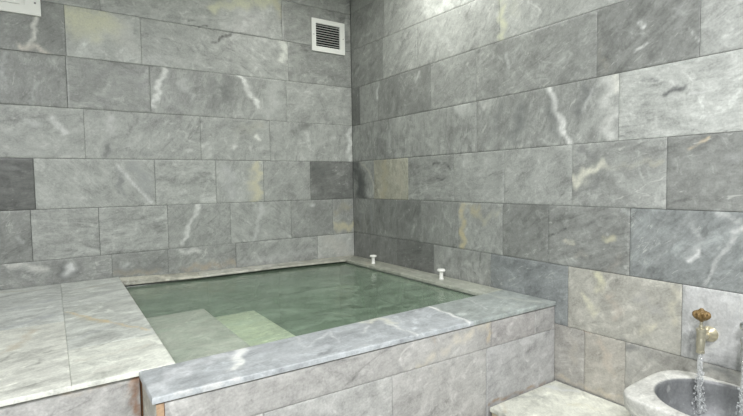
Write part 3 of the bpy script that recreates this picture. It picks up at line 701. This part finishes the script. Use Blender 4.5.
# submerged steps in the near corner beside the deck
for (x1, y1, z, tone, d) in ((-1.41, -.65, -.70, (204, 198, 196), 0), (-1.068, -.50, -.80, (238, 236, 214), 1)):
    S = Stone()
    a, b = XI0 + .002, YI0 + .002
    zt = z + ZO
    S.tile((a, b, zt), (x1, b, zt), (x1, y1, zt), (a, y1, zt), tone, .02, .0005, .004, .3, .6, .02)
    S.tile((x1, b, ZB), (x1, y1, ZB), (x1, y1, zt - .02), (x1, b, zt - .02), (150, 158, 146), .012, .0005, .002, .3, .5, .05)
    S.tile((x1, y1, ZB), (a, y1, ZB), (a, y1, zt - .02), (x1, y1, zt - .02), (150, 158, 146), .012, .0005, .002, .3, .5, .05)
    S.build('step', [M_rim, M_grout], pool)

# water
WZ = .600
bm = bmesh.new()
NX, NY = 90, 90
grid = []
for j in range(NY + 1):
    row = []
    for i in range(NX + 1):
        x = XI0 + .001 + (XI1 - XI0 - .002) * i / NX; y = YI0 + .001 + (YI1 - YI0 - .002) * j / NY
        ed = min(1, 12 * min(i / NX, 1 - i / NX, j / NY, 1 - j / NY))
        z = WZ + ed * .0022 * (mnoise.noise(Vector((x * 9, y * 6, 1.))) + .5 * mnoise.noise(Vector((x * 22, y * 17, 4.))))
        row.append(bm.verts.new((x, y, z)))
    grid.append(row)
for j in range(NY):
    for i in range(NX):
        bm.faces.new((grid[j][i], grid[j][i + 1], grid[j + 1][i + 1], grid[j + 1][i]))
border = [grid[0][i] for i in range(NX + 1)] + [grid[j][NX] for j in range(1, NY + 1)] + [grid[NY][i] for i in range(NX - 1, -1, -1)] + [grid[j][0] for j in range(NY - 1, 0, -1)]
low = [bm.verts.new((v.co.x, v.co.y, ZB + .002)) for v in border]
for i in range(len(border)):
    j = (i + 1) % len(border)
    bm.faces.new((border[j], border[i], low[i], low[j]))
bm.faces.new(low[::-1])
o = bm_obj('pool_water', bm, M_water, smooth=True)
tag(o, 'murky green rippled water filling the marble plunge pool', 'water', kind='stuff')

# ------------------------------------------------------------------ deck to the left of the pool
deck = empty('marble_deck', (-2.7, -.8, 0), 'white marble platform left of the pool with rust stained front and yellow veins', 'platform')
def dz(y): return .580 + .047 - .0265 * 0 + (.670 - .627) * (1 + y / 1.62)
S = Stone()
def deckq(x0, x1, y0, y1, tone, ang, st):
    S.tile((x0, y0, dz(y0)), (x1, y0, dz(y0)), (x1, y1, dz(y1)), (x0, y1, dz(y1)), tone, .016, .0002, .0022, ang, st, .012, 'D')
XC, XE = -2.066, -1.759
deckq(XC, XE, -.60, -.003, (192, 195, 190), .1, 1.3)
deckq(XC, XE, -1.262, -.60, (190, 193, 187), .2, 1.3)
deckq(XC, XE, -1.621, -1.262, (197, 199, 190), .2, 1.3)
deckq(-2.75, XC, -.85, -.003, (190, 193, 189), .2, 1.3)
deckq(-2.75, XC, -1.621, -.85, (194, 195, 187), .2, 1.3)
deckq(-3.4, -2.75, -1.621, -.003, (202, 203, 196), .2, 1.3)
deckq(-3.975, -3.4, -1.621, -.003, (202, 203, 196), .2, 1.3)
S.build('top_slab', [M_deck, M_rust], deck)
S = Stone()
for x0, x1 in ((-3.975, -3.2), (-3.2, -2.5), (-2.5, -1.872)):
    S.tile((x0, -1.607, 0), (x1, -1.607, 0), (x1, -1.607, .605), (x0, -1.607, .605), (166, 165, 162), .014, .0009, .0016, .3, .3, .014, 'G')
S.boxes(((-3.97, -1.598, 0), (XI0 - .064, -.004, .60)))
S.build('front_panel', [M_face, M_rust], deck)

# ------------------------------------------------------------------ low step on the right, below the basin
st = empty('marble_step', (-.25, -2.6, 0), 'low white marble step between the pool front and the wash basin', 'step')
SZ = .22
S = Stone()
S.tile((-.492, -2.60, SZ), (-.003, -2.60, SZ), (-.003, -1.914, SZ), (-.492, -1.914, SZ), (190, 191, 180), .022, .0006, .004, .9, .6, .012, 'S')
S.tile((-.492, -3.4, SZ), (-.003, -3.4, SZ), (-.003, -2.60, SZ), (-.492, -2.60, SZ), (200, 201, 192), .022, .0006, .004, .9, .6, .03, 'S')
S.build('top_slab', [M_deck, M_rust], st)
S = Stone()
for y0, y1 in ((-1.918, -2.6), (-2.6, -3.38)):
    S.tile((-.486, y0, 0), (-.486, y1, 0), (-.486, y1, SZ - .026), (-.486, y0, SZ - .026), (186, 176, 150), .012, .0009, .0016, .3, .4, .02, 'S')
S.tile((-.486, -3.38, 0), (-.005, -3.38, 0), (-.005, -3.38, SZ - .026), (-.486, -3.38, SZ - .026), (186, 176, 150), .012, .0009, .0016, .3, .4, .03, 'S')
S.boxes(((-.478, -3.37, 0), (-.005, -1.918, SZ - .02)))
S.build('riser_panel', [M_face, M_rust], st)

# ------------------------------------------------------------------ carved basin
BZ = .465                       # rim height
BX, BY, BR = -.196, -2.686, .187
def sq(a, rx, ry, n):
    c, s_ = math.cos(a), math.sin(a)
    n = n + max(0, n - 2) * 1.6 if c < 0 else n      # squarer at the front than against the wall
    d = (abs(c / rx) ** n + abs(s_ / ry) ** n) ** (-1 / n)
    return d * c, d * s_
rows = []                       # (rx, ry, exponent, height, centre x)
prof = [(.120, .130, 2.4, SZ + .001, -.19), (.150, .155, 2.5, SZ + .04, -.192), (.185, .190, 2.8, SZ + .10, -.195), (.215, .226, 3., SZ + .16, -.20), (.226, .243, 3.4, SZ + .19, -.2), (.228, .246, 3.5, BZ - .010, -.2),
        (.226, .244, 3.5, BZ - .003, -.2), (.221, .239, 3.4, BZ, -.2)]
for t in (.25, .5, .75): prof.append((.221 + (BR + .012 - .221) * t, .239 + (BR + .012 - .239) * t, 3.4 + (2 - 3.4) * t, BZ, -.2 + (BX + .2) * t))
prof += [(BR + .008, BR + .008, 2, BZ - .001, BX), (BR + .001, BR + .001, 2, BZ - .006, BX), (BR - .003, BR - .003, 2, BZ - .016, BX), (BR - .006, BR - .006, 2, BZ - .05, BX), (BR - .016, BR - .016, 2, BZ - .09, BX),
         (BR - .034, BR - .034, 2, BZ - .125, BX), (BR - .055, BR - .055, 2, BZ - .142, BX), (BR - .085, BR - .085, 2, BZ - .155, BX), (.03, .03, 2, BZ - .165, BX), (.004, .004, 2, BZ - .166, BX)]
N = 96
V, Fc = [], []
for rx, ry, ex, z, cx in prof:
    for i in range(N):
        x, y = sq(2 * PI * i / N, rx, ry, ex)
        V.append((min(cx + x, -.002), BY + y, z))
for r in range(len(prof) - 1):
    for i in range(N):
        j = (i + 1) % N
        Fc.append((r * N + i, r * N + j, (r + 1) * N + j, (r + 1) * N + i))
Fc.append(tuple(range(N))[::-1]); Fc.append(tuple((len(prof) - 1) * N + i for i in range(N)))
me = bpy.data.meshes.new('wash_basin')
P = np.array(V)
me.from_pydata((P - [BX, BY, SZ]).tolist(), [], Fc)
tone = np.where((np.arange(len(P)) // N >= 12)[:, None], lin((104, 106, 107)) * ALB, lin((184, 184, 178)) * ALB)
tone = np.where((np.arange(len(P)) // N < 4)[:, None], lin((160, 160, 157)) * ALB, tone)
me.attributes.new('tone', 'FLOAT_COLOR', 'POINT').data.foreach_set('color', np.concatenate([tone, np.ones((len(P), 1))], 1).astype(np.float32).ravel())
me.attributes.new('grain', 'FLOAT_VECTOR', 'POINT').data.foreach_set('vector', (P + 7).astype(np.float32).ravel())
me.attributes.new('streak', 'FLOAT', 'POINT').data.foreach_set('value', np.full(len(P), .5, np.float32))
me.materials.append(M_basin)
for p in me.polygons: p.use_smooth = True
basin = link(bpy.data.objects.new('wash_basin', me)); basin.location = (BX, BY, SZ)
tag(basin, 'carved white marble wash basin with a round grey bowl under the taps', 'basin')
# water standing in the bowl, ringed with ripples under the stream
bm = bmesh.new(); rings = []
WB = BZ - .134
for r in range(1, 26):
    rr = (BR - .046) * r / 25; ring = []
    for i in range(64):
        a = 2 * PI * i / 64; x, y = BX + rr * math.cos(a), BY + rr * math.sin(a)
        d1 = math.hypot(x + .08, y + 2.577); d2 = math.hypot(x + .09, y + 2.735)
        z = WB + .0022 * math.sin(d1 * 170) * math.exp(-d1 * 12) + .0022 * math.sin(d2 * 170) * math.exp(-d2 * 12)
        ring.append(bm.verts.new((x, y, z)))
    rings.append(ring)
c0 = bm.verts.new((BX, BY, WB))
for i in range(64): bm.faces.new((c0, rings[0][i], rings[0][(i + 1) % 64]))
for a, b in zip(rings, rings[1:]):
    for i in range(64):
        j = (i + 1) % 64; bm.faces.new((a[i], b[i], b[j], a[j]))
o = bm_obj('basin_water', bm, M_bowlwater, smooth=True)
tag(o, 'clear rippled water lying in the bowl of the wash basin', 'water', kind='stuff')

# ------------------------------------------------------------------ taps
def tap_body(root, y, z, m_body, m_flange, reach=.078, r=.0135):
    # everything relative to the root on the wall at (0, y, z)
    bm = bmesh.new(); lathe(bm, [(.012, .0), (.030, .0005), (.0305, .004), (.027, .010), (.0195, .019), (.0165, .024), (.015, .034)], (0, 0, 0), '-x', 36)
    bm_obj('flange', bm, m_flange, root, True)
    bm = bmesh.new(); tube(bm, [(-.03, 0, 0), (-.045, 0, 0), (-reach + .006, 0, 0)], [.0125, .0125, .0135], 20)
    lathe(bm, [(.006, -.004), (.013, -.003), (.0145, .004), (.0145, .022), (.0165, .024), (.0165, .034), (.012, .037)], (-reach, 0, 0), 'z', 24)
    bm_obj('body', bm, m_body, root, True)
    bm = bmesh.new()
    pts = [(-reach + .002, 0, .004), (-reach - .001, 0, -.012), (-reach - .003, 0, -.028), (-reach - .003, 0, -.044), (-reach - .003, 0, -.056)]
    tube(bm, pts, [.0140, .0150, .0142, .0128, .0125], 20)
    lathe(bm, [(.0125, -.001), (.0142, 0), (.0142, .009), (.0125, .010)], (-reach - .003, 0, -.0575), 'z', 24)
    bm_obj('spout', bm, m_body, root, True)
    bm = bmesh.new(); lathe(bm, [(.0075, .034), (.0075, .046), (.0055, .048), (.005, .066)], (-reach, 0, 0), 'z', 18)
    bm_obj('valve_stem', bm, m_body, root, True)

TY, TZ = -2.586, .637
tap = empty('water_tap', (0, TY, TZ), 'brass tap with a brown flower shaped handle on the right wall above the basin', 'tap')
tap_body(tap, TY, TZ, M_brasspale, M_brass)
# flower handle: a wheel of eight petals around a domed hub
bm = bmesh.new()
HZ = .082
R8 = 8
lathe(bm, [(.005, -.020), (.009, -.016), (.017, -.011), (.0235, -.004), (.0265, .004), (.0265, .010), (.023, .016), (.017, .0195), (.013, .0205), (.011, .0245), (.005, .027)], (-.078, 0, HZ), 'z', 96,
      wob=lambda a, h: (1 + (.20 * math.cos(R8 * a)) * max(0, min(1, (h + .016) * 60)) * (1 if h < .020 else 0)))
petal = bm_obj('handle', bm, M_handle, tap, True)
bm = bmesh.new()
for q in range(R8):
    a = 2 * PI * q / R8 + PI / 8
    cx, cy = -.078 + .0185 * math.cos(a), .0185 * math.sin(a)
    bmesh.ops.create_icosphere(bm, subdivisions=2, radius=.0075, matrix=Matrix.Translation((cx, cy, HZ + .0135)))
lathe(bm, [(.004, .020), (.008, .022), (.0085, .027), (.005, .031)], (-.078, 0, HZ), 'z', 20)
bm_obj('bead', bm, M_handle, petal, True)

T2Y = -2.725
tap2 = empty('water_tap', (0, T2Y, TZ), 'chrome tap with a small round knob at the very right edge above the basin', 'tap')
tap_body(tap2, T2Y, TZ, M_chrome, M_chrome)
bm = bmesh.new(); lathe(bm, [(.007, .060), (.014, .063), (.0185, .070), (.0195, .080), (.0175, .089), (.010, .094), (.004, .095)], (-.078, 0, 0), 'z', 32)
bm_obj('handle', bm, M_chrome, tap2, True)

def stream(name, x, y, ztop, zbot, seed, label, lean=(0, 0)):
    r_ = random.Random(seed); bm = bmesh.new()
    n = 46; seg = 14; rings = []
    for i in range(n):
        t = i / (n - 1); z = ztop + (zbot - ztop) * t
        rr = .0086 * (1 - .25 * t)
        ring = []
        cx = x + lean[0] * t + .0035 * t * mnoise.noise(Vector((t * 9, seed, 0))); cy = y + lean[1] * t + .0035 * t * mnoise.noise(Vector((t * 9, seed, 7)))
        for k in range(seg):
            a = 2 * PI * k / seg
            f = 1 + (.25 + .55 * t) * mnoise.noise(Vector((math.cos(a) * 1.6, math.sin(a) * 1.6, t * 11 + seed)))
            ring.append(bm.verts.new((cx + rr * f * math.cos(a), cy + rr * f * math.sin(a), z)))
        rings.append(ring)
    for a, b in zip(rings, rings[1:]):
        for k in range(seg):
            j = (k + 1) % seg; bm.faces.new((a[k], a[j], b[j], b[k]))
    bm.faces.new(rings[0]); bm.faces.new(rings[-1][::-1])
    for q in range(170):
        t = r_.random() ** .6; z = ztop + (zbot + .004 - ztop) * t
        sp = .005 + .024 * t; a = r_.uniform(0, 2 * PI); d = sp * r_.uniform(.35, 1)
        s_ = r_.uniform(.0009, .0034)
        mt = Matrix.Translation((x + lean[0] * t + d * math.cos(a), y + lean[1] * t + d * math.sin(a), z)) @ Matrix.Diagonal((1, 1, r_.uniform(1, 2.4), 1))
        bmesh.ops.create_icosphere(bm, subdivisions=1, radius=s_, matrix=mt)
    o = bm_obj(name, bm, M_stream, smooth=True)
    return tag(o, label, 'water', kind='stuff')
stream('water_stream', -.081, TY, TZ - .0575, BZ - .122, 3, 'thin stream of splashing water falling from the brass tap into the basin')
stream('water_stream', -.081, T2Y + .001, TZ - .0575, BZ - .122, 8, 'splashing water falling at the right edge of the picture from the chrome tap', (-.01, .0))

# ------------------------------------------------------------------ white pegs on the rim
def peg(loc, label):
    root = empty('mushroom_knob', (loc[0], loc[1], RZ + .0008), label, 'knob', 'white knobs on the pool rim')
    bm = bmesh.new(); lathe(bm, [(.017, 0), (.0175, .003), (.014, .006), (.0125, .012), (.0122, .046), (.014, .051)], seg=28)
    bm_obj('stem', bm, M_peg, root, True)
    bm = bmesh.new(); lathe(bm, [(.012, .048), (.024, .0505), (.0265, .054), (.0265, .059), (.023, .0635), (.012, .0655), (.003, .066)], seg=32)
    bm_obj('cap', bm, M_peg, root, True)
    return root
peg((-.100, -.425), 'white mushroom shaped knob on the pool rim, the one nearer the room corner')
peg((-.088, -1.160), 'white mushroom shaped knob on the pool rim, the one nearer the wash basin')

# ------------------------------------------------------------------ extract grille and access panel on the left wall
def frame_ring(bm, x0, x1, z0, z1, bl, br, bt, bb, y0, y1):
    box(bm, (x0, y0, z0), (x1, y1, z0 + bb), .0015); box(bm, (x0, y0, z1 - bt), (x1, y1, z1), .0015)
    box(bm, (x0, y0, z0 + bb - .001), (x0 + bl, y1, z1 - bt + .001), .0015); box(bm, (x1 - br, y0, z0 + bb - .001), (x1, y1, z1 - bt + .001), .0015)
vx0, vx1, vz0, vz1 = -.363, -.066, 1.021 + ZO, 1.272 + ZO
vent = empty('air_vent', ((vx0 + vx1) / 2, 0, vz0), 'small square white louvered air vent high on the left wall near the corner', 'vent')
vo = Vector(vent.location)
bm = bmesh.new(); frame_ring(bm, vx0, vx1, vz0, vz1, .036, .036, .036, .040, -.016, -.001)
for v in bm.verts: v.co -= vo
bm_obj('frame', bm, M_white, vent, False)
bm = bmesh.new(); box(bm, (vx0 + .03, -.0035, vz0 + .03), (vx1 - .03, -.0012, vz1 - .03))
for v in bm.verts: v.co -= vo
bm_obj('duct_backing', bm, M_dark, vent)
NS = 9
for q in range(NS):
    z = vz0 + .044 + (vz1 - vz0 - .084) * (q + .5) / NS
    bm = bmesh.new(); box(bm, (vx0 + .034, -.0012, -.0010), (vx1 - .046, .0012, .0010))
    # a tilted blade: pivot about its long axis
    for v in bm.verts: 
        y_, z_ = v.co.y * 1.0, v.co.z
        v.co.y = -.010 + y_ * 3.2; v.co.z = z + z_ - y_ * .25
    for v in bm.verts: v.co -= vo
    bm_obj('slat', bm, M_louver, vent)
bm = bmesh.new(); box(bm, (vx1 - .047, -.014, vz0 + .038), (vx1 - .035, -.0015, vz1 - .034), .001)
for v in bm.verts: v.co -= vo
bm_obj('side_lip', bm, M_louver, vent)
for sx in (vx0 + .016, vx1 - .016):
    bm = bmesh.new(); lathe(bm, [(.004, 0), (.004, .0015), (.002, .0022)], (sx, -.0155, (vz0 + vz1) / 2), '-y', 12)
    for v in bm.verts: v.co -= vo
    bm_obj('screw', bm, M_screw, vent)

ax0, ax1, az0, az1 = -2.82, -2.090, .966 + ZO, 1.48 + ZO
ap = empty('access_panel', ((ax0 + ax1) / 2, 0, az0), 'large white framed hatch cut off by the top left corner of the picture', 'hatch')
ao = Vector(ap.location)
bm = bmesh.new(); frame_ring(bm, ax0, ax1, az0, az1, .075, .075, .050, .048, -.016, -.001)
for v in bm.verts: v.co -= ao
bm_obj('frame', bm, M_white, ap)
bm = bmesh.new(); box(bm, (ax0 + .079, -.012, az0 + .052), (ax1 - .094, -.001, az1 - .054), .0015); box(bm, (ax0 + .07, -.006, az0 + .045), (ax1 - .07, -.0012, az1 - .045))
for v in bm.verts: v.co -= ao
bm_obj('panel', bm, M_white, ap)
for sx, sz in ((ax1 - .026, az0 + .068), (ax0 + .026, az0 + .068), (ax1 - .026, az1 - .068), (ax0 + .026, az1 - .068)):
    bm = bmesh.new(); lathe(bm, [(.0055, 0), (.0055, .0015), (.003, .0025)], (sx, -.0155, sz), '-y', 14)
    for v in bm.verts: v.co -= ao
    bm_obj('screw', bm, M_screw, ap)

# ------------------------------------------------------------------ unseen ceiling lamps, added to light the room
def lamp(x, y, power, label, rad=.26, col=(1, 1, .95)):
    root = empty('added_ceiling_lamp', (x, y, CEIL), label, 'lamp', 'added ceiling lamps')
    bm = bmesh.new(); lathe(bm, [(rad + .03, 0), (rad + .03, -.045), (rad + .01, -.05), (rad + .005, -.04)], seg=48)
    bm_obj('housing', bm, M_white, root, True)
    bm = bmesh.new(); lathe(bm, [(rad, -.036), (rad, -.050), (rad * .7, -.058), (rad * .2, -.062)], seg=48)
    bm_obj('diffuser', bm, M_added_lamp, root, True)
    L = bpy.data.lights.new('added_lamp_light', 'AREA'); L.shape = 'DISK'; L.size = rad * 2; L.energy = power; L.color = col
    lo = bpy.data.objects.new('added_lamp_light', L); C.objects.link(lo); lo.location = (x, y, CEIL - .07)
    return root
lamp(-3.1, -4.1, 60, 'added unseen round opal ceiling lamp over the far side of the room', col=(1, 1, 1.035))
lamp(-1.0, -3.7, 30, 'added unseen round opal ceiling lamp over the wash basin side', col=(1, 1, 1.035))
lamp(-.42, -1.15, 5.5, 'added unseen small round opal ceiling lamp over the pool near the corner', .12)  # unseen, added for the sheen high on the right wall

w = bpy.data.worlds.new('World'); bpy.context.scene.world = w; w.use_nodes = True
w.node_tree.nodes['Background'].inputs[0].default_value = (.02, .02, .02, 1)

# ------------------------------------------------------------------ camera
cam = bpy.data.cameras.new('Camera'); co = bpy.data.objects.new('Camera', cam); C.objects.link(co)
cam.sensor_fit = 'HORIZONTAL'; cam.sensor_width = 36; cam.lens = 470.7 / 743 * 36; cam.clip_start = .02
Rt, Up, Fw = Vector((0.82521, -0.56462, -0.01498)), Vector((0.04466, 0.0388, 0.99825)), Vector((0.56305, 0.82444, -0.05723))
m = Matrix((Rt, Up, -Fw)).transposed().to_4x4(); m.translation = (-2.0958, -3.3345, ZO)
co.matrix_world = m
sc = bpy.context.scene
sc.camera = co
vs = sc.view_settings
vs.view_transform = 'Standard'; vs.look = 'None'; vs.gamma = 1; vs.use_curve_mapping = False; vs.exposure = 1.1
